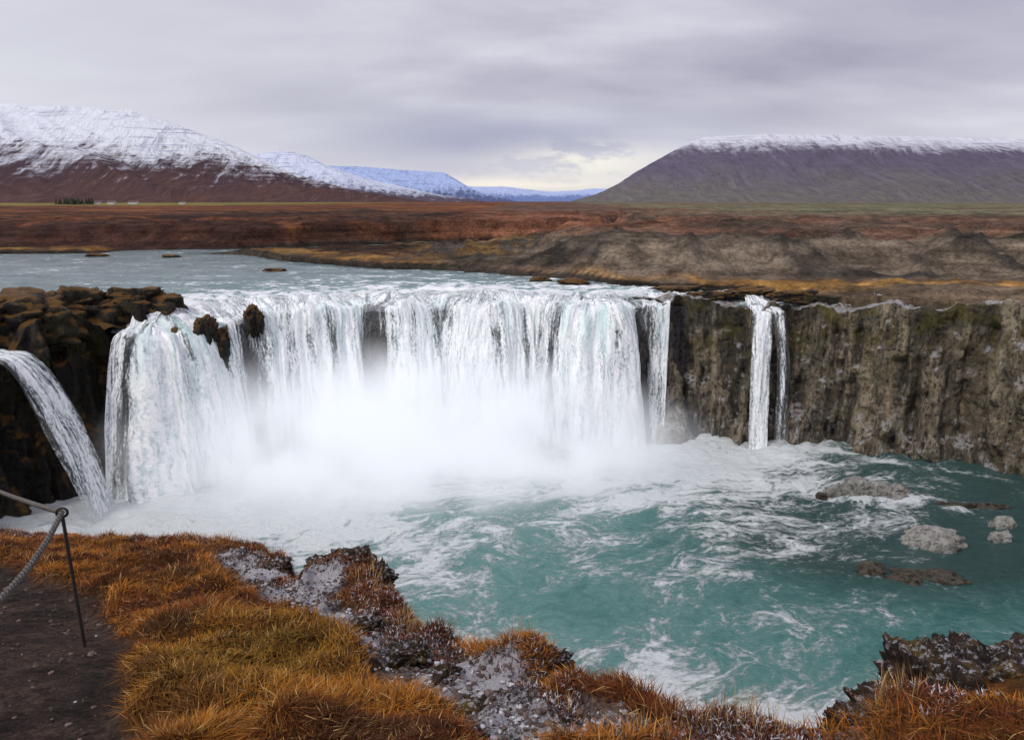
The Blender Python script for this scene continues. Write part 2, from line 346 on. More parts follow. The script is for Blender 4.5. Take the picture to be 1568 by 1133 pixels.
# =================================================================== waterfalls
t=NT('falling_water');uv=t.attr('flow',1);th=t.attr('thick');te=t.attr('teal')
w=t.vadd(uv,t.vmul(t.n('ShaderNodeTexNoise',{'Vector':uv,'Scale':.6,'Detail':2}).outputs[1],(.5,.9,0)))
s1=t.noise(t.vmul(w,(1.3,.13,1)),1,4,.6);s2=t.noise(t.vmul(w,(5,.45,1)),1,5,.68);s3=t.noise(t.vmul(w,(5.5,2.2,1)),1.5,5,.75,.4)
v=t.m2('ADD',th,t.m2('MULTIPLY',t.m2('SUBTRACT',s1,.5),2.4))
v=t.m2('ADD',v,t.m2('MULTIPLY',t.m2('SUBTRACT',s2,.5),1.7))
v=t.m2('ADD',v,t.m2('MULTIPLY',t.m2('SUBTRACT',s3,.5),1.7))
al=t.mr(v,-.0,.66,.10,1)
tl=t.m2('MULTIPLY',t.mr(t.noise(t.vmul(w,(.7,.10,1)),1,2),.44,.62),te)
c=t.mix(t.mr(t.m2('ADD',s2,t.m2('MULTIPLY',s3,.8)),.72,1.0),(.60,.68,.70),(1.0,1.0,1.0))
c=t.mix(tl,c,(.50,.76,.72))
c=t.mix(t.mr(v,.15,.85,.65,0),c,(.38,.41,.43))
hh=t.m2('ADD',s1,t.m2('MULTIPLY',s3,.7))
pr=t.n('ShaderNodeBsdfPrincipled',{'Base Color':c,'Roughness':.7,'Specular IOR Level':.1,'Normal':t.bump(hh,.7,.3)})
tp=t.n('ShaderNodeBsdfTransparent');mx2=t.n('ShaderNodeMixShader',{0:al,1:tp.outputs[0],2:pr.outputs[0]})
t.t.links.new(mx2.outputs[0],t.out.inputs[0]);Mfall=t.m
FS,FQ,FN=resample([r for r in RIM if (-29.9<r[0]<13.4 and r[1]>51)],.07,.9)
def falls(name,s,Q,N,thick,v0,teal=1.0,seed=0,zbot=-12.2,rag=1.0):
    cap=np.linspace(-5.5,-.1,34);vz=np.linspace(0,1,120)
    nu=len(s);nv=len(cap)+len(vz);P=np.zeros((nu,nv,3));UV=np.zeros((nu,nv,2));T=np.zeros((nu,nv));TE=np.zeros((nu,nv))
    lump=fbm(s*.33,seed,0,3)
    lip=(fbm(s*.5,seed+1.5,0,4)*.75+fbm(s*1.8,seed+2.5,0,3)*.25)*rag
    for j,o in enumerate(cap):
        oo=o+0*s
        x=Q[:,0]+N[:,0]*oo;y=Q[:,1]+N[:,1]*oo;k=ss(-5,0,o)
        z=zriv(x,y,np.full(len(s),-o))*(1-k*.3)+.04+Q[:,2]*k+lip*ss(-2.5,0,o)-(1-ss(-5.5,-4.6,o))*.5
        z=z+np.abs(fbm(x*.9,y*1.2,seed+2,4))*.6*ss(-5,-3.5,o)*rag*(1-.6*k)
        P[:,j]=np.stack([x,y,z],1);UV[:,j,0]=s;UV[:,j,1]=o;T[:,j]=.40*(1-k)+(.40+thick*.5)*k-.5*(1-ss(-5.2,-4,o));TE[:,j]=.8*k*teal
    z0=P[:,len(cap)-1,2]
    for j,q in enumerate(vz):
        dz=q**1.5*(z0-zbot);tau=np.sqrt(dz/4.9)
        st=fbm(s*1.6,q*1.0+tau*.5,seed+4,4)*.5*min(1,q*6)+lump*1.2*ss(0,.5,q)+fbm(s*4,q*6,seed+7,3)*.12*min(1,q*5)
        o=(v0)*tau+st
        P[:,len(cap)+j]=np.stack([Q[:,0]+N[:,0]*o,Q[:,1]+N[:,1]*o,z0-dz],1)
        UV[:,len(cap)+j,0]=s;UV[:,len(cap)+j,1]=dz*1.0;T[:,len(cap)+j]=thick+.2*(1-ss(0,.10,q))+lump*.35
        TE[:,len(cap)+j]=teal*(.85-.75*ss(0,.7,q))
    return make_mesh(name,P.reshape(-1,3),gridF(nu,nv),Mfall,attrs={'thick':T.ravel(),'teal':TE.ravel()},uv=UV.reshape(-1,2))
xq=FQ[:,0]
thick=.95+.45*fbm(xq*.45,1.5,0,3)
for c_,w_,d_ in DIPS: thick-=d_*np.exp(-((xq-c_)/w_)**2)
v0=1.4+1.3*(1-ss(-26,-21,xq))+.6*fbm(xq*.3,3,0,2)
for c_,w_,d_ in DIPS: v0-=.5*d_*np.exp(-((xq-c_)/w_)**2)
teal=.35+.8*np.exp(-((xq+23.5)/1.8)**2)+.4*np.exp(-((xq-7)/1.6)**2)+.35*np.exp(-((xq+13.6)/.9)**2)
falls('waterfall',FS,FQ,FN,thick,v0,teal=teal)
def stream(name,a,b,v0,th,seed,zb=-12.2):
    s_,q_,n_=resample([a,b],.06);w=np.linspace(-1,1,len(s_));return falls(name,s_,q_,n_,th-.6*np.abs(w)**3,v0+0*s_,seed=seed,teal=.2,zbot=zb,rag=.3)
stream('waterfall',(-31.9,44.5,-1.5),(-31.7,47.2,-1.5),3.5,.66,31)
stream('waterfall',(-37.4,39.5,-.6),(-36.6,42.3,-.6),3.6,.95,32)
stream('waterfall',(19.9,61.4,-.95),(21.5,61.2,-.95),1.4,.88,33)
stream('waterfall',(21.2,61.0,-.85),(22.6,61.3,-.7),1.2,.20,34)

# =================================================================== plunge pool
gx=np.arange(-46,66,.22);gy=np.arange(4,66,.22);X,Y=np.meshgrid(gx,gy,indexing='ij')
dr_=sdf(RIMXY+[(80,-5),(-52,-5)],X,Y)
dfall=dline([(q[0],q[1]) for q in FQ[::12]],X,Y);dl=np.hypot(X+26,Y-45);d3=np.hypot(X-20.9,Y-58.6)
turb=np.clip(np.exp(-dfall/10)+.8*np.exp(-dl/5)+.7*np.exp(-(d3/2.6)**2),0,1)
Z=-12+fbm(X*.35,Y*.45,3,4)*(.16+.5*turb)+fbm(X*1.3,Y*1.5,5,3)*(.08+.2*turb)
r=np.hypot(X+6,58-Y)
wx=fbm(X*.07,Y*.07,21,4)*7;wy=fbm(X*.07,Y*.07,22,4)*7
flow=np.stack([(X*.75+Y*.35+wx)*.62,(Y*.9-X*.45+wy+r*.25)],-1)
cover=1.05*np.exp(-np.maximum(dfall-7,0)/12)+.7*np.exp(-dl/7)+1.5*np.exp(-(d3/2.4)**2)
tong=dline([(-12,44),(-3,36),(3,30),(8,25),(12,22)],X,Y);cover+=.40*np.exp(-(tong/5.0)**2)
rk=dline([(23,48.6),(27,48.4)],X,Y);cover+=.5*np.exp(-(rk/1.3)**2)
for a,b,c_ in [(25.4,40.6,1.7),(19.8,37.2,1.2),(23,36.6,2.0),(30.5,46.6,2),(21.5,48.2,.8)]: cover+=.45*np.exp(-(((X-a)/c_)**2+((Y-b)/(c_*.5))**2))
cover+=.4*np.exp(-((dr_+2.2)/.7)**2)*(X>12)
cover+=.28*fbm(X*.08,Y*.08,31,3)
cover+=.5*np.exp(-(np.hypot((X-7)/7,(Y-24.5)/3))**2)
cover-=.12*ss(14,24,X)
milk=1.0*np.exp(-np.maximum(dfall-6,0)/12)+.38*np.exp(-(tong/6)**2)+.3*fbm(X*.1,Y*.1,33,4)
milk=np.clip(milk,0,1.2)
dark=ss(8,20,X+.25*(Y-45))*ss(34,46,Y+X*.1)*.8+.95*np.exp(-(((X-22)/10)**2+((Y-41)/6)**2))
t=NT('pool_water');p=t.pos();uv=t.attr('flow',1);cv=t.attr('cover');mk=t.attr('milk');dk=t.attr('dark')
wv=t.vadd(uv,t.vmul(t.n('ShaderNodeTexNoise',{'Vector':uv,'Scale':.4,'Detail':4}).outputs[1],(2.4,2.4,0)))
def rid(vec,sc,dist,e):
    n_=t.noise(vec,sc,4,.62,dist)
    return t.m2('POWER',t.m2('SUBTRACT',1.0,t.m2('MULTIPLY',t.m2('ABSOLUTE',t.m2('SUBTRACT',n_,.5)),3.2)),e)
r1=rid(wv,.34,.6,4);r2=rid(wv,1.0,.7,3);r3=t.noise(t.vadd(t.vmul(p,(.8,1.1,0)),t.vmul(wv,(.6,.6,0))),1.8,7,.80,.3);bigm=t.noise(wv,.2,4,.6)
lace=t.m2('ADD',t.m2('MULTIPLY',r1,.20),t.m2('ADD',t.m2('MULTIPLY',r2,.22),t.m2('MULTIPLY',r3,1.15)))
lace=t.m2('ADD',lace,t.m2('MULTIPLY',t.m2('SUBTRACT',bigm,.5),1.5))
fv=t.m2('MULTIPLY_ADD',cv,.66,lace)
f=t.mr(fv,.98,1.30)
fs=t.mr(fv,.55,1.2)
col=t.mix(t.m2('MINIMUM',mk,1.0),(.010,.125,.108),(.26,.48,.45))
col=t.mix(t.mr(bigm,.35,.65,.4,0),col,(.012,.17,.145))
col=t.mix(t.m2('MULTIPLY',fs,.42),col,(.30,.55,.52))
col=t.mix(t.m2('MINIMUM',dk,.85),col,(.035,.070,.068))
col=t.mix(f,col,(.86,.91,.91))
rg=t.m2('MULTIPLY_ADD',f,.5,.16)
wb=t.m2('ADD',t.noise(t.vmul(p,(1,1.4,1)),1.6,6,.75),t.m2('MULTIPLY',f,.22))
Mpool=t.bsdf(col,rg,t.bump(wb,1,.5),.28)
F=gridF(len(gx),len(gy))
make_mesh('plunge_pool',np.stack([X,Y,Z],-1).reshape(-1,3),F,Mpool,attrs={'cover':cover.ravel(),'milk':milk.ravel(),'dark':dark.ravel()},uv=flow.reshape(-1,2))

# =================================================================== mist (volume, with added glow standing in for multiple scattering)
def mist(name,loc,sc,dens,em,lo=.15):
    v,f=I2;ob=make_mesh(name,v,f,None);ob.location=loc;ob.scale=sc
    t=NT(name+'_volume');oc=t.n('ShaderNodeTexCoord').outputs['Object']
    ln=t.n('ShaderNodeVectorMath',{0:oc},operation='LENGTH').outputs[1]
    fall=t.mr(ln,lo,.93,1,0)
    ns=t.noise(t.pos(),.16,2,.65)
    d=t.m2('MULTIPLY',t.m2('MULTIPLY',fall,t.mr(ns,.34,.64,.16,1.7)),dens)
    vol=t.n('ShaderNodeVolumePrincipled',{'Color':(.97,.98,1),'Density':d,'Emission Strength':t.m2('MULTIPLY',d,em),'Emission Color':(.88,.93,1,1)})
    t.t.links.new(vol.outputs[0],t.out.inputs[1]);ob.data.materials.append(t.m)
    t.m.cycles.volume_step_rate=1.6
mist('mist',(-8.5,54.0,-11.6),(28,14,11.0),.46,.50)

# =================================================================== mountains (distance haze painted into rock and snow colours)
def mountain(name,crest,foot,mat,H,nv=150,nu=420,seed=0,conc=1.5,gul=.09,back=900,jag=.02):
    crest=np.array(crest,float);foot=np.array(foot,float)
    L=np.r_[0,np.cumsum(np.linalg.norm(np.diff(crest[:,:2],axis=0),axis=1))];L/=L[-1]
    u=np.linspace(0,1,nu);Cc=np.stack([np.interp(u,L,crest[:,i]) for i in range(3)],1)
    Lf=np.linspace(0,1,len(foot));Ff=np.stack([np.interp(u,Lf,foot[:,i]) for i in range(2)],1)
    v=np.r_[np.linspace(0,1,nv),1+np.linspace(.03,1,24)]
    P=np.zeros((nu,len(v),3));UV=np.zeros((nu,len(v),2));Hh=np.zeros((nu,len(v)));FR=np.zeros((nu,len(v)))
    dist=np.linspace(0,1,nu)*np.linalg.norm(crest[-1]-crest[0])
    cj=fbm(dist/220,3.0,seed+2,4)*H*jag*np.clip(Cc[:,2]/H,0,1)
    for j,q in enumerate(v):
        if q<=1:
            xy=Ff+(Cc[:,:2]-Ff)*q
            pr=(1-ss(.0,1.,np.array(1-q)))*.35+.65*q**conc
            z=2+(Cc[:,2]-2)*pr
            dw=dist+fbm(dist/300,q*3,seed+9,3)*90
            g=(ridged(dw/240,q*1.2,seed,4)-.6)*gul*H*4*q*(1-q)*1.3
            st=(fbm(dist/900,q*9,seed+5,3))*H*.05*q*(1-q)*4
            z=z+(g+st)*np.clip(Cc[:,2]/H,0,1)+cj*ss(.6,1,q)
        else:
            xy=Cc[:,:2]+(q-1)*np.array([0,back]);z=Cc[:,2]-(q-1)**1.5*H*.5+cj*(2-q)
        P[:,j,:2]=xy;P[:,j,2]=z;UV[:,j,0]=xy[:,0];UV[:,j,1]=q*H*3;Hh[:,j]=z;FR[:,j]=z/(.65*Cc[:,2]+.35*H)
    return make_mesh(name,P.reshape(-1,3),gridF(nu,len(v)),mat,attrs={'hgt':Hh.ravel(),'frac':FR.ravel()},uv=UV.reshape(-1,2))
sn=(.84,.87,.94)
MA=mat_mount('mountain_near',(.085,.048,.055),(.125,.058,.04),sn,.44,.7,280,haze=.05,soft=.17)
mountain('mountain',[(-4200,2200,290),(-2348,2200,300),(-1434,2200,279),(-1071,2200,259),(-980,2200,232),(-912,2200,206),(-842,2210,180),(-800,2210,160),(-740,2210,122),(-679,2240,96),(-497,2270,46),(-250,2300,6)],
 [(-3300,700),(-2200,900),(-1300,1050),(-800,1300),(-350,1900),(-180,2250)],MA,280,seed=1,gul=.20)
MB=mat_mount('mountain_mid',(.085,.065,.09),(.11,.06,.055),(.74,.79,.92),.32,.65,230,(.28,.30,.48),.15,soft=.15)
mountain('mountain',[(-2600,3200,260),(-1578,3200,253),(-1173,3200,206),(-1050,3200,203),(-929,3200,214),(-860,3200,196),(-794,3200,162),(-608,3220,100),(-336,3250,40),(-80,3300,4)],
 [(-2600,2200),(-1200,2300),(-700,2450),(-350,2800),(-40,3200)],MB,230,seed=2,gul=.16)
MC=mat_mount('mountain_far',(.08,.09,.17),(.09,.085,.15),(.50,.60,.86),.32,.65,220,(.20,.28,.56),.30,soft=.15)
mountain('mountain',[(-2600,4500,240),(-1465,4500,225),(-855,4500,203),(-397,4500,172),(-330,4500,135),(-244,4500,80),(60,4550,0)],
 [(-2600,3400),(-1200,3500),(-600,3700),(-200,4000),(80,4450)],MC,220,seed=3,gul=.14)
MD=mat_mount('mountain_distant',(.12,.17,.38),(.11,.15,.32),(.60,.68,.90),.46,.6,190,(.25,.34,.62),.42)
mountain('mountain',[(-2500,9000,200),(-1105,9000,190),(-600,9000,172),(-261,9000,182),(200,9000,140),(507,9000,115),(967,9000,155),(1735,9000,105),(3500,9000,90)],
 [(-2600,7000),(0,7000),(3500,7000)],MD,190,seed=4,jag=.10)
ME=mat_mount('mountain_mesa',(.115,.092,.135),(.16,.145,.09),(.80,.81,.88),.82,.34,220,(.34,.32,.43),.15,soft=.13,lowr=.62)
mountain('mountain',[(170,2600,0),(345,2600,48),(473,2600,120),(560,2600,180),(600,2600,202),(647,2600,219),(850,2560,224),(1127,2560,220),(1712,2600,212),(2437,2600,204),(3500,2600,190),(6000,2500,160)],
 [(150,2500),(260,1900),(500,1550),(900,1450),(1500,1400),(2600,1300),(4500,1100)],ME,220,seed=6,conc=1.25,gul=.11,nu=500,jag=.006)

# =================================================================== farm
def simple(name,base,rough=.8):
    t=NT(name);n_=t.noise(t.pos(),3,4);return t.bsdf(t.mix(n_,tuple(x*.8 for x in base),base),rough)
Mw=simple('white_wall',(.62,.62,.6));Mrf=simple('roof_sheet',(.12,.08,.075));Mdk=simple('window_dark',(.03,.035,.04),.3)
def house(name,x,y,z,w,d,h,rh):
    e=bpy.data.objects.new(name,None);scene.collection.objects.link(e);e.location=(x,y,z)
    v=np.array([(-w/2,-d/2,0),(w/2,-d/2,0),(w/2,d/2,0),(-w/2,d/2,0),(-w/2,-d/2,h),(w/2,-d/2,h),(w/2,d/2,h),(-w/2,d/2,h)])
    make_mesh('walls',v,np.array([(0,1,5,4),(1,2,6,5),(2,3,7,6),(3,0,4,7)]),Mw,smooth=False,parent=e)
    g=np.array([(-w/2,-d/2,h),(-w/2,d/2,h),(-w/2,0,h+rh),(w/2,-d/2,h),(w/2,d/2,h),(w/2,0,h+rh)])
    make_mesh('gables',g,np.array([(0,2,1),(3,4,5)]),Mw,smooth=False,parent=e)
    o=.3;rv=np.array([(-w/2-o,-d/2-o,h-.2),(w/2+o,-d/2-o,h-.2),(w/2+o,0,h+rh+.08),(-w/2-o,0,h+rh+.08),(-w/2-o,d/2+o,h-.2),(w/2+o,d/2+o,h-.2)])
    make_mesh('roof',rv,np.array([(0,1,2,3),(3,2,5,4)]),Mrf,smooth=False,parent=e)
    for i in range(3):
        cx=-w/2+w*(i+.5)/3
        make_mesh('window_%d'%i,np.array([(cx-.4,-d/2-.02,.8),(cx+.4,-d/2-.02,.8),(cx+.4,-d/2-.02,1.8),(cx-.4,-d/2-.02,1.8)]),np.array([(0,1,2,3)]),Mdk,smooth=False,parent=e)
for i,(x,y,w,d,h,r_) in enumerate([(-488,930,8,6,2.6,2),(-474,955,11,6,2.4,1.8),(-502,925,6,5,2.4,1.8),(-415,960,7,5,2.2,1.6)]):
    house('farmhouse' if i in(0,2) else 'barn',x,y,4.6,w,d,h,r_)
t=NT('conifer');Mtree=t.bsdf(t.mix(t.noise(t.pos(),.6,4),(.02,.022,.016),(.05,.05,.028)),.9)
Vs=[];Fs=[];k=0
for i in range(60):
    x=rng.normal(-530,9);y=rng.uniform(915,935);h=rng.uniform(3,8);b=rng.uniform(1.4,2.8)
    for l in range(4):
        z0=4.2+h*(.1+.22*l);rr=b*(1-.2*l);m=9
        a=np.arange(m)*2*np.pi/m+rng.uniform(0,6)
        q=rr*(rng.uniform(.6,1.2,m))
        v=np.stack([x+np.cos(a)*q,y+np.sin(a)*q,z0+rng.uniform(-.5,.5,m)],1)
        v=np.vstack([v,[x,y,z0+h*.4]]);Vs.append(v);Fs.append(np.array([(j,(j+1)%m,m) for j in range(m)])+k);k+=m+1
make_mesh('distant_trees',np.concatenate(Vs),np.concatenate(Fs),Mtree,smooth=False)

# =================================================================== foreground ledge
PATH=[(-1.6,2.0),(-2.0,3.2),(-2.7,4.4),(-3.35,5.5),(-4.6,7.0),(-6.6,8.8),(-9,10.6),(-14,12)]
PATHP=PATH+[(-16,12),(-16,-3),(-1.4,-3)]
FROST=[(-4.0,9.8),(-3.5,8.9),(-2.6,7.4),(-2.1,6.7),(-1.45,5.8),(-.7,4.7),(-.35,4.0),(.0,3.6),(.35,3.3),(.8,3.1),(1.3,3.0)]
def ledge(X,Y):
    e=sdf(LEDGE,X,Y)+fbm(X*1.7,Y*1.7,3,4)*.22
    pa=sdf(PATHP,X,Y)+fbm(X*2,Y*2,13,3)*.22
    fr=dline(FROST,X,Y)+fbm(X*2.2,Y*2.2,23,4)*.30
    rr=np.hypot((X-2.9)/1.15,(Y-4.1)/.62)+fbm(X*2.2,Y*2.2,29,3)*.3
    tus=np.abs(fbm(X*1.9,Y*1.9,7,2))*.28+fbm(X*4.5,Y*4.5,8,3)*.05
    grass=ss(.0,.35,pa)*ss(.16,.45,fr)*ss(.7,1.05,rr)
    z=6.5-.35*np.maximum(Y,0)+fbm(X*.5,Y*.5,5,3)*.14
    z=z+tus*grass*(1-.5*ss(8,13,Y))-.10*(1-ss(0,.4,pa))+fbm(X*9,Y*9,9,3)*.02
    rk=ridged(X*2.6,Y*2.6,4,4)
    z=z+(1-ss(.1,.5,fr))*(rk-.5)*.24+(1-ss(.05,.4,fr))*(fbm(X*12,Y*12,14,3)*.035+np.round(fbm(X*5,Y*5,15,2)*3)/3*.06)
    hump=np.exp(-(((X+1.75)/.55)**2+((Y-7.25)/.45)**2));z=z+.26*hump*(1+.6*rk)
    hump2=np.exp(-(((X+2.9)/.4)**2+((Y-9.0)/.5)**2));z=z+.12*hump2
    hump3=np.exp(-(((X-.05)/.35)**2+((Y-4.35)/.3)**2));z=z+.09*hump3*(1+rk)
    out=np.maximum(e+.06,0)
    z=z-np.minimum(out*out*5+out*1.2,30)-ss(-.25,.05,e)*.06
    return np.maximum(z,-13.5),e,pa,fr,grass,np.clip(hump+.7*hump3,0,1)
gx=np.r_[np.arange(-16,-10,.15),np.arange(-10,4.5,.035),np.arange(4.5,12,.15)]
gy=np.r_[np.arange(-3,2.2,.2),np.arange(2.2,9.5,.035),np.arange(9.5,17,.07)]
X,Y=np.meshgrid(gx,gy,indexing='ij');Z,e,pa,fr,grass,hump=ledge(X,Y)
col=np.zeros(X.shape+(3,))+C(.10,.038,.014)
col=mixc(col,C(.20,.075,.016),ss(-.2,.3,fbm(X*1.3,Y*1.3,41,4)))
dirt=mixc(np.zeros(col.shape)+C(.085,.055,.042),C(.045,.03,.024),ss(-.2,.3,fbm(X*2,Y*2,42,4)))
col=mixc(col,dirt,1-ss(0,.25,pa))
fc=mixc(np.zeros(col.shape)+C(.24,.19,.175),C(.04,.03,.024),ss(-.15,.25,fbm(X*4,Y*4,43,4)))
col=mixc(col,fc,1-ss(.15,.45,fr));col=mixc(col,C(.085,.036,.028),np.clip(ss(-.3,.05,e)+hump,0,1)*.8)
col=mixc(col,C(.05,.04,.032),ss(.1,.4,e))
frost=np.clip((1-ss(.1,.45,fr))*1.0*(.8+.7*fbm(X*1.5,Y*1.5,47,3))+.9*hump,0,1.15)*(1-ss(.1,.3,e))
frost=np.maximum(frost,.62*ss(.05,.3,fbm(X*1.1,Y*1.1,49,3))*ss(-.6,-.2,e)*(1-ss(.1,.3,e)))
t=NT('ledge_soil');p=t.pos();c=t.attr('col',0);fa=t.attr('frost')
a=t.noise(p,9,6,.7);b=t.noise(p,42,5,.75)
k=t.m2('MULTIPLY',t.mr(a,.3,.7,.4,1.6),t.mr(b,.3,.7,.4,1.6))
cc=t.n('ShaderNodeVectorMath',{0:c,3:k},operation='SCALE').outputs[0]
ff=t.mr(t.m2('ADD',t.m2('MULTIPLY',fa,.42),t.m2('ADD',t.m2('MULTIPLY',a,.42),t.m2('MULTIPLY',b,.58))),.76,.90)
cc=t.mix(ff,cc,(.66,.63,.67))
h=t.m2('ADD',a,b)
Ms=t.bsdf(cc,.95,t.bump(h,1,.07),.15)
make_mesh('grassy_ledge',np.stack([X,Y,Z],-1).reshape(-1,3),gridF(len(gx),len(gy)),Ms,attrs={'frost':frost.ravel()},cols={'col':col.reshape(-1,3)})

# grass
t=NT('grass_blades');c=t.attr('col',0)
Mg=t.bsdf(c,.8,None,.12)
def blades(name,n,sampler,lenf,wid,cfun,lean=1.0,extra=None,comb=.75):
    X,Y=sampler(n);Z,e,pa,fr,g,hump=ledge(X,Y)
    keep=(g*rng.uniform(.6,1.2,len(X))>.45)&(e<.14)
    if extra is not None: keep=extra(X,Y,e,pa,fr,g,hump)
    X,Y,Z=X[keep],Y[keep],Z[keep];m=len(X)
    L=lenf(X,Y)*rng.uniform(.5,1.3,m)
    a=fbm(X*1.8,Y*1.8,55,3)*6.5+math.radians(60)+rng.normal(0,comb,m)
    ln=np.clip(rng.normal(.8,.4,m),.05,1.5)*lean
    dx,dy=np.cos(a),np.sin(a);w=wid*rng.uniform(.6,1.3,m)*(1+.06*np.hypot(X,Y))
    px_,py_=-dy,dx
    r2=rng.uniform(-1,1,m)*.6;px_=px_+r2*dx;py_=py_+r2*dy
    P=[]
    for tt,ww in ((0,1),(.5,.8),(1,0)):
        cx=X+dx*L*ln*tt**1.5;cy=Y+dy*L*ln*tt**1.5;cz=Z-.01+L*(tt-.42*ln*tt*tt)
        if ww>0:
            P.append(np.stack([cx-px_*w*ww*.5,cy-py_*w*ww*.5,cz],1));P.append(np.stack([cx+px_*w*ww*.5,cy+py_*w*ww*.5,cz],1))
        else:P.append(np.stack([cx,cy,cz],1))
    V=np.stack(P,1).reshape(-1,3);b=np.arange(m)[:,None]*5
    F=np.concatenate([b+np.array([[0,1,3]]),b+np.array([[0,3,2]]),b+np.array([[2,3,4]])])
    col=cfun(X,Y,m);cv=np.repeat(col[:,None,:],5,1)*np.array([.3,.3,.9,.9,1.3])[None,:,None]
    return make_mesh(name,V,F,Mg,cols={'col':cv.reshape(-1,3)},smooth=False)
def sampA(n):
    d=3.0+10.5*rng.uniform(0,1,n)**1.7;x=rng.uniform(-.82,.25,n)
    X=d*x;X2=np.where(rng.uniform(0,1,n)<.10,rng.uniform(-.2,4.5,n),X)
    Yy=np.where(X2!=X,rng.uniform(2.7,4.9,n),d);return X2,Yy
def cA(X,Y,m):
    q=fbm(X*.55,Y*.55,61,3);q2=fbm(X*2.2,Y*2.2,62,3)
    c=np.zeros((m,3))+C(.44,.155,.02)
    c=mixc(c,C(.19,.05,.014),ss(-.15,.22,q2))
    c=mixc(c,C(.10,.035,.016),ss(.15,.4,fbm(X*1.6,Y*1.6,64,4)))
    ol=np.exp(-(((X+1.7)/.75)**2+((Y-4.4)/1.0)**2))*1.2+.3*ss(.1,.4,q)
    c=mixc(c,C(.22,.15,.018),np.clip(ol,0,1)*.65)
    c=mixc(c,C(.58,.36,.13),(rng.uniform(0,1,m)<.10).astype(float)*.9)
    c=mixc(c,C(.07,.025,.013),(rng.uniform(0,1,m)<.25).astype(float)*.85)
    return c*rng.uniform(.5,1.3,m)[:,None]
blades('dry_grass',250000,sampA,lambda X,Y:.060+.06*ss(-.3,.3,fbm(X*1.5,Y*1.5,70,3)),.0042,cA,1.1,None,1.3)
def cB(X,Y,m):
    c=np.zeros((m,3))+C(.50,.33,.14);c=mixc(c,C(.2,.09,.04),(rng.uniform(0,1,m)<.4).astype(float));return c*rng.uniform(.6,1.2,m)[:,None]
def ext(X,Y,e,pa,fr,g,hump): return (e<.02)&(e>-.45)&(fbm(X*2.5,Y*2.5,90,2)>.02)
def sampB(n):
    L=np.array(EDGE);i=rng.integers(2,len(L)-3,n);q=rng.uniform(0,1,n);P=L[i]*(1-q)[:,None]+L[i+1]*q[:,None]
    return P[:,0]+rng.normal(0,.2,n),P[:,1]-np.abs(rng.normal(0,.2,n))
blades('grass_stalks',6000,sampB,lambda X,Y:.16+0*X,.003,cB,.45,ext)
def cH(X,Y,m):
    c=np.zeros((m,3))+C(.09,.03,.022);c=mixc(c,C(.24,.08,.035),(rng.uniform(0,1,m)<.3).astype(float));c=mixc(c,C(.55,.53,.55),(rng.uniform(0,1,m)<.25).astype(float));return c*rng.uniform(.5,1.3,m)[:,None]
def extH(X,Y,e,pa,fr,g,hump): return (e<.12)&(((e>-.5)&(fbm(X*1.6,Y*1.6,95,2)>-.25))|(hump>.3))
blades('heather',80000,lambda n:(lambda P:(P[0]+rng.normal(0,.15,n),P[1]-np.abs(rng.normal(0,.15,n))))(sampB(n)),lambda X,Y:.045+0*X,.007,cH,.8,extH,3.0)
# gravel
n=14000;L=np.array(FROST);i=rng.integers(0,len(L)-1,n);q=rng.uniform(0,1,n);P=L[i]*(1-q)[:,None]+L[i+1]*q[:,None]
gx_=P[:,0]+rng.normal(0,.26,n);gy_=P[:,1]+rng.normal(0,.26,n)
k_=2500;gx_[:k_]=rng.uniform(-7,-1.5,k_);gy_[:k_]=rng.uniform(2.6,9,k_)
Zg,e,pa,fr,g,hump=ledge(gx_,gy_);keep=(g<.6)&(e<.1);gx_,gy_,Zg=gx_[keep],gy_[keep],Zg[keep];fr=fr[keep];m=len(gx_)
sz=.004+.022*rng.uniform(0,1,m)**5;v,f=I1
D=(1+rng.uniform(-.3,.3,(m,len(v))))[:,:,None]*v[None]*sz[:,None,None]*rng.uniform(.6,1.3,(m,1,3))*np.array([1,1,.7])
V=D+np.stack([gx_,gy_,Zg+.2*sz],1)[:,None,:]
Fg=(f[None]+np.arange(m)[:,None,None]*len(v)).reshape(-1,3)
white=(rng.uniform(0,1,m)<np.where(fr<.35,.25,.02))[:,None]
cg=np.where(white,C(.5,.48,.50),C(.10,.07,.058)*rng.uniform(.3,1.8,(m,1)));cg=np.repeat(cg[:,None,:],len(v),1).reshape(-1,3)
t2=NT('gravel_stone');c=t2.attr('col',0);Mgr=t2.bsdf(t2.mix(t2.mr(t2.noise(t2.pos(),70,4),.3,.6,.6,0),c,(.05,.04,.035)),.9)
make_mesh('gravel',V.reshape(-1,3),Fg,Mgr,cols={'col':cg},smooth=False)
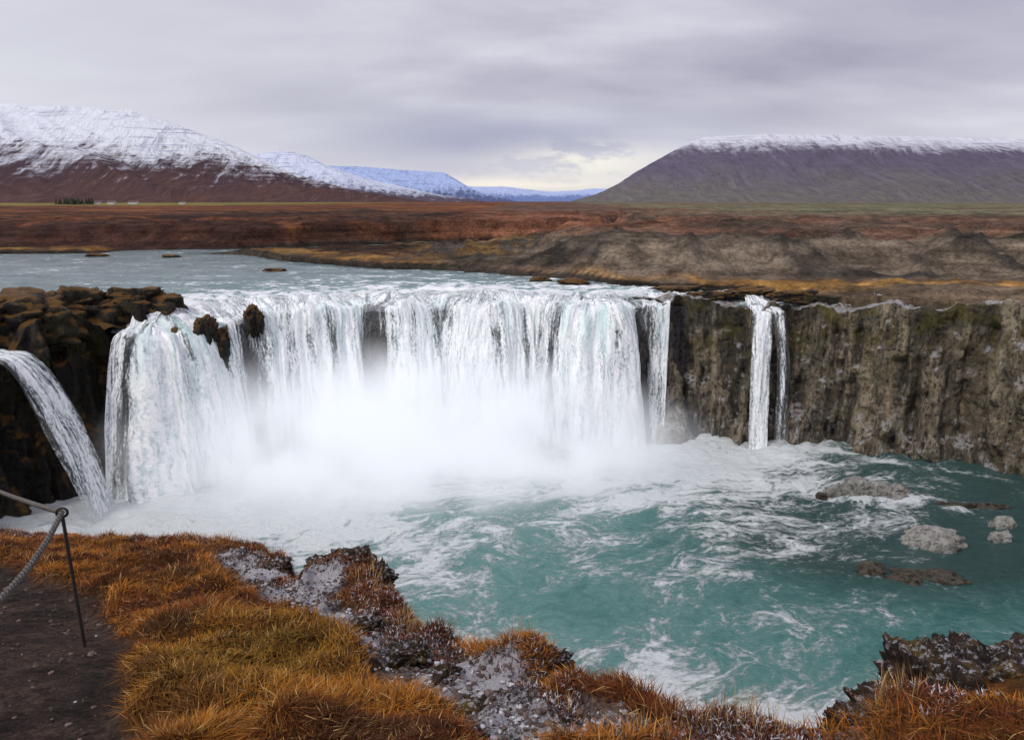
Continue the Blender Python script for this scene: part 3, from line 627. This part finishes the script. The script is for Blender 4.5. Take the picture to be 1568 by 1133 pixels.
# lava rocks
t=NT('lava_rock');p=t.pos();a=t.noise(p,8,6,.7);b=t.noise(p,30,5,.75)
c=t.ramp(t.m2('MULTIPLY_ADD',b,.4,t.m2('MULTIPLY',a,.6)),[(.40,(.008,.006,.005)),(.52,(.045,.026,.016)),(.66,(.14,.085,.05))])
c=t.mix(t.m2('MULTIPLY',t.mr(t.noise(p,3,4),.54,.64),.7),c,(.17,.10,.015))
nz=t.sep(t.n('ShaderNodeNewGeometry').outputs['Normal'])[2]
c=t.mix(t.m2('MULTIPLY',t.mr(t.noise(p,22,5,.75),.52,.60,0,.85),t.mr(nz,.2,.8)),c,(.52,.5,.53))
Mlava=t.bsdf(c,.85,t.bump(t.m2('ADD',a,t.m2('MULTIPLY',b,.6)),1,.08),.25)
rocks('lava_rock',[((2.60,4.2,4.98),(.22,.22,.27),51,.3),((2.98,4.3,4.88),(.30,.26,.27),52,.8),((3.42,4.3,4.86),(.32,.3,.27),53,.2),((2.25,3.9,4.95),(.2,.17,.18),54,.4),((3.9,4.4,4.8),(.35,.3,.3),55,.4),((2.75,3.95,4.94),(.28,.22,.24),56,1.4),((3.2,4.0,4.95),(.27,.2,.22),66,.4),((2.5,3.75,4.98),(.2,.15,.15),67,.2)],Mlava,1.2)
rocks('lava_rock',[((-.15,3.75,5.12),(.14,.1,.09),57,.3),((.1,3.9,5.05),(.1,.1,.09),58,.3),((-2.95,8.6,3.5),(.16,.13,.1),59,.5),((-2.1,4.95,4.85),(.05,.04,.04),60,.5),((-1.75,7.3,4.15),(.28,.22,.2),61,.2),((-1.4,7.1,4.1),(.18,.2,.17),62,.9),((-2.05,7.35,4.1),(.17,.16,.13),63,.9),((.2,4.35,5.0),(.17,.13,.11),64,.2),((1.85,3.55,5.2),(.13,.1,.09),65,.2),((-.75,4.75,4.83),(.12,.1,.08),68,.2),((-1.2,5.5,4.55),(.13,.11,.09),69,.7),((.35,3.4,5.27),(.10,.08,.07),70,.2),((-.45,4.2,5.0),(.11,.09,.08),71,1.2),((.75,3.5,5.2),(.12,.09,.08),72,.2)],Mlava,1.2)

# =================================================================== rope fence
def tube(P,r,m=10,tw=None):
    P=np.array(P,float);T=np.gradient(P,axis=0);T/=np.linalg.norm(T,axis=1)[:,None]
    A=np.cross(T,[0,0,1.0]+np.array([.01,.02,0]));A/=np.linalg.norm(A,axis=1)[:,None];B=np.cross(T,A)
    a=np.arange(m)*2*np.pi/m
    L=np.r_[0,np.cumsum(np.linalg.norm(np.diff(P,axis=0),axis=1))]
    R=np.full((len(P),m),r)
    if tw: R=r*(1+.5*np.abs(np.cos(1.5*a[None,:]+L[:,None]*tw)) -.3)
    V=P[:,None,:]+A[:,None,:]*(np.cos(a)[None,:]*R)[...,None]+B[:,None,:]*(np.sin(a)[None,:]*R)[...,None]
    n_=len(P)
    idx=np.arange(n_*m).reshape(n_,m)
    F=np.stack([idx[:-1],np.roll(idx[:-1],-1,1),np.roll(idx[1:],-1,1),idx[1:]],-1).reshape(-1,4)
    c=np.clip((R/r-.7)/.5,0,1).reshape(-1,1)*np.ones(3)
    return V.reshape(-1,3),F,c
fence=bpy.data.objects.new('rope_fence',None);scene.collection.objects.link(fence)
t=NT('iron');Mi=t.bsdf(t.mix(t.noise(t.pos(),40,4),(.012,.012,.013),(.04,.03,.025)),.5)
t=NT('rope_fibre');p=t.pos();cc=t.mix(t.mr(t.noise(p,60,5,.7),.3,.7),(.07,.06,.055),(.26,.235,.21))
cc=t.mix(t.attr('col',0),(.02,.017,.015),cc);Mr=t.bsdf(cc,.9,t.bump(t.noise(p,120,4),.8,.01))
def post(base,top,nm):
    base,top=np.array(base,float),np.array(top,float)
    P=[base+(top-base)*q for q in np.linspace(0,1,8)];v,f,_=tube(P,.013,8);make_mesh(nm,v,f,Mi,parent=fence)
    a=np.linspace(0,2*np.pi,28);c=top+np.array([0,0,.03]);L=np.stack([c[0]+.035*np.cos(a),c[1]+.012*np.cos(a),c[2]+.035*np.sin(a)],1)
    v,f,_=tube(L,.010,8);make_mesh(nm+'_eye',v,f,Mi,parent=fence)
post((-3.29,5.13,4.45),(-3.37,5.2,5.70),'post_1');post((-6.9,8.9,3.2),(-6.95,8.95,4.55),'post_2');post((-1.9,1.5,5.6),(-1.95,1.5,6.75),'post_3')
def rope(a,b,sag,nm):
    a,b=np.array(a,float),np.array(b,float);q=np.linspace(0,1,800)[:,None]
    P=a*(1-q)+b*q;P[:,2]-=(sag*4*q*(1-q))[:,0];v,f,c=tube(P,.018,14,tw=55);make_mesh(nm,v,f,Mr,cols={'col':c},parent=fence)
rope((-3.37,5.2,5.73),(-6.95,8.95,4.58),.03,'rope_1');rope((-3.37,5.2,5.73),(-1.95,1.5,6.78),.28,'rope_2')

# =================================================================== light & sky
SUN_EL,SUN_AZ=math.radians(42),math.radians(-135)
t=NT('World',world=True);scene.world=t.m
d=t.n('ShaderNodeTexCoord').outputs['Generated'];x,y,z=t.sep(d)[:3]
sky=t.n('ShaderNodeTexSky',sky_type='NISHITA',sun_disc=False,sun_elevation=SUN_EL,sun_rotation=SUN_AZ)
skc=t.n('ShaderNodeVectorMath',{0:sky.outputs[0],3:.1},operation='SCALE').outputs[0]
zz=t.m2('MAXIMUM',z,0.0);den=t.m2('ADD',zz,.20)
pl=t.n('ShaderNodeCombineXYZ',{0:t.m2('DIVIDE',x,den),1:t.m2('DIVIDE',y,den),2:0.0}).outputs[0]
n1=t.noise(t.vmul(pl,(.6,1.0,1)),.75,3,.5);n2=t.noise(t.vmul(pl,(.9,1.4,1)),1.7,5,.52)
cl=t.m2('ADD',t.m2('MULTIPLY',n1,.68),t.m2('MULTIPLY',n2,.32))
c=t.ramp(cl,[(.38,(.40,.385,.49)),(.5,(.56,.55,.645)),(.61,(.78,.77,.85))])
c=t.mix(t.m2('MULTIPLY',t.mr(x,.05,-.6),.7),c,(.80,.81,.87))
c=t.mix(t.m2('MULTIPLY',t.m2('MULTIPLY',t.mr(x,.15,.6),t.mr(zz,.10,.25)),.5),c,(.38,.36,.47))
c=t.mix(t.m2('MULTIPLY',t.mr(zz,.15,.05),.55),c,(.74,.73,.81))
def spot(dx,dz,wx,wz):
    ax=t.m2('DIVIDE',t.m2('SUBTRACT',x,dx),wx);az=t.m2('DIVIDE',t.m2('SUBTRACT',z,dz),wz)
    r_=t.m2('ADD',t.m2('MULTIPLY',ax,ax),t.m2('MULTIPLY',az,az));g=t.m2('EXPONENT',t.m2('MULTIPLY',r_,-1.0))
    return t.m2('MULTIPLY',g,t.mr(y,.3,.6))
n3=t.noise(t.vmul(d,(1,1,3.2)),11,5,.6)
c=t.mix(t.m2('MULTIPLY',spot(-.01,.078,.24,.030),.8),c,(.37,.39,.54))
br=t.m2('MULTIPLY',spot(.10,.048,.10,.022),t.mr(n3,.42,.54,.15,1));c=t.mix(br,c,(.95,.91,.84))
c=t.mix(t.m2('MULTIPLY',spot(-.0,.022,.16,.009),t.mr(n3,.36,.50,.5,1)),c,(.97,.91,.82))
gain=t.m2('ADD',1.0,t.m2('ADD',t.mr(y,.2,-.7,0,.35),t.mr(zz,.35,.95,0,.25)))
c=t.n('ShaderNodeVectorMath',{0:c,3:gain},operation='SCALE').outputs[0]
c=t.mix(.93,skc,c);bg=t.n('ShaderNodeBackground',{0:c,1:1.0});t.t.links.new(bg.outputs[0],t.out.inputs[0])
ld=bpy.data.lights.new('sun','SUN');ld.energy=1.5;ld.angle=math.radians(12);ld.color=(1,.96,.9)
lo=bpy.data.objects.new('sun',ld);scene.collection.objects.link(lo)
dv=Vector((math.sin(SUN_AZ)*math.cos(SUN_EL),math.cos(SUN_AZ)*math.cos(SUN_EL),math.sin(SUN_EL)))
lo.rotation_euler=dv.to_track_quat('Z','Y').to_euler()
cd=bpy.data.cameras.new('camera');cam=bpy.data.objects.new('camera',cd);scene.collection.objects.link(cam)
cam.location=(0,0,8);cam.rotation_euler=(math.radians(90-12.75),0,0);cd.sensor_width=36;cd.lens=26.17;cd.clip_start=.05;cd.clip_end=40000
scene.camera=cam
scene.view_settings.view_transform='Standard';scene.view_settings.look='None';scene.view_settings.exposure=0
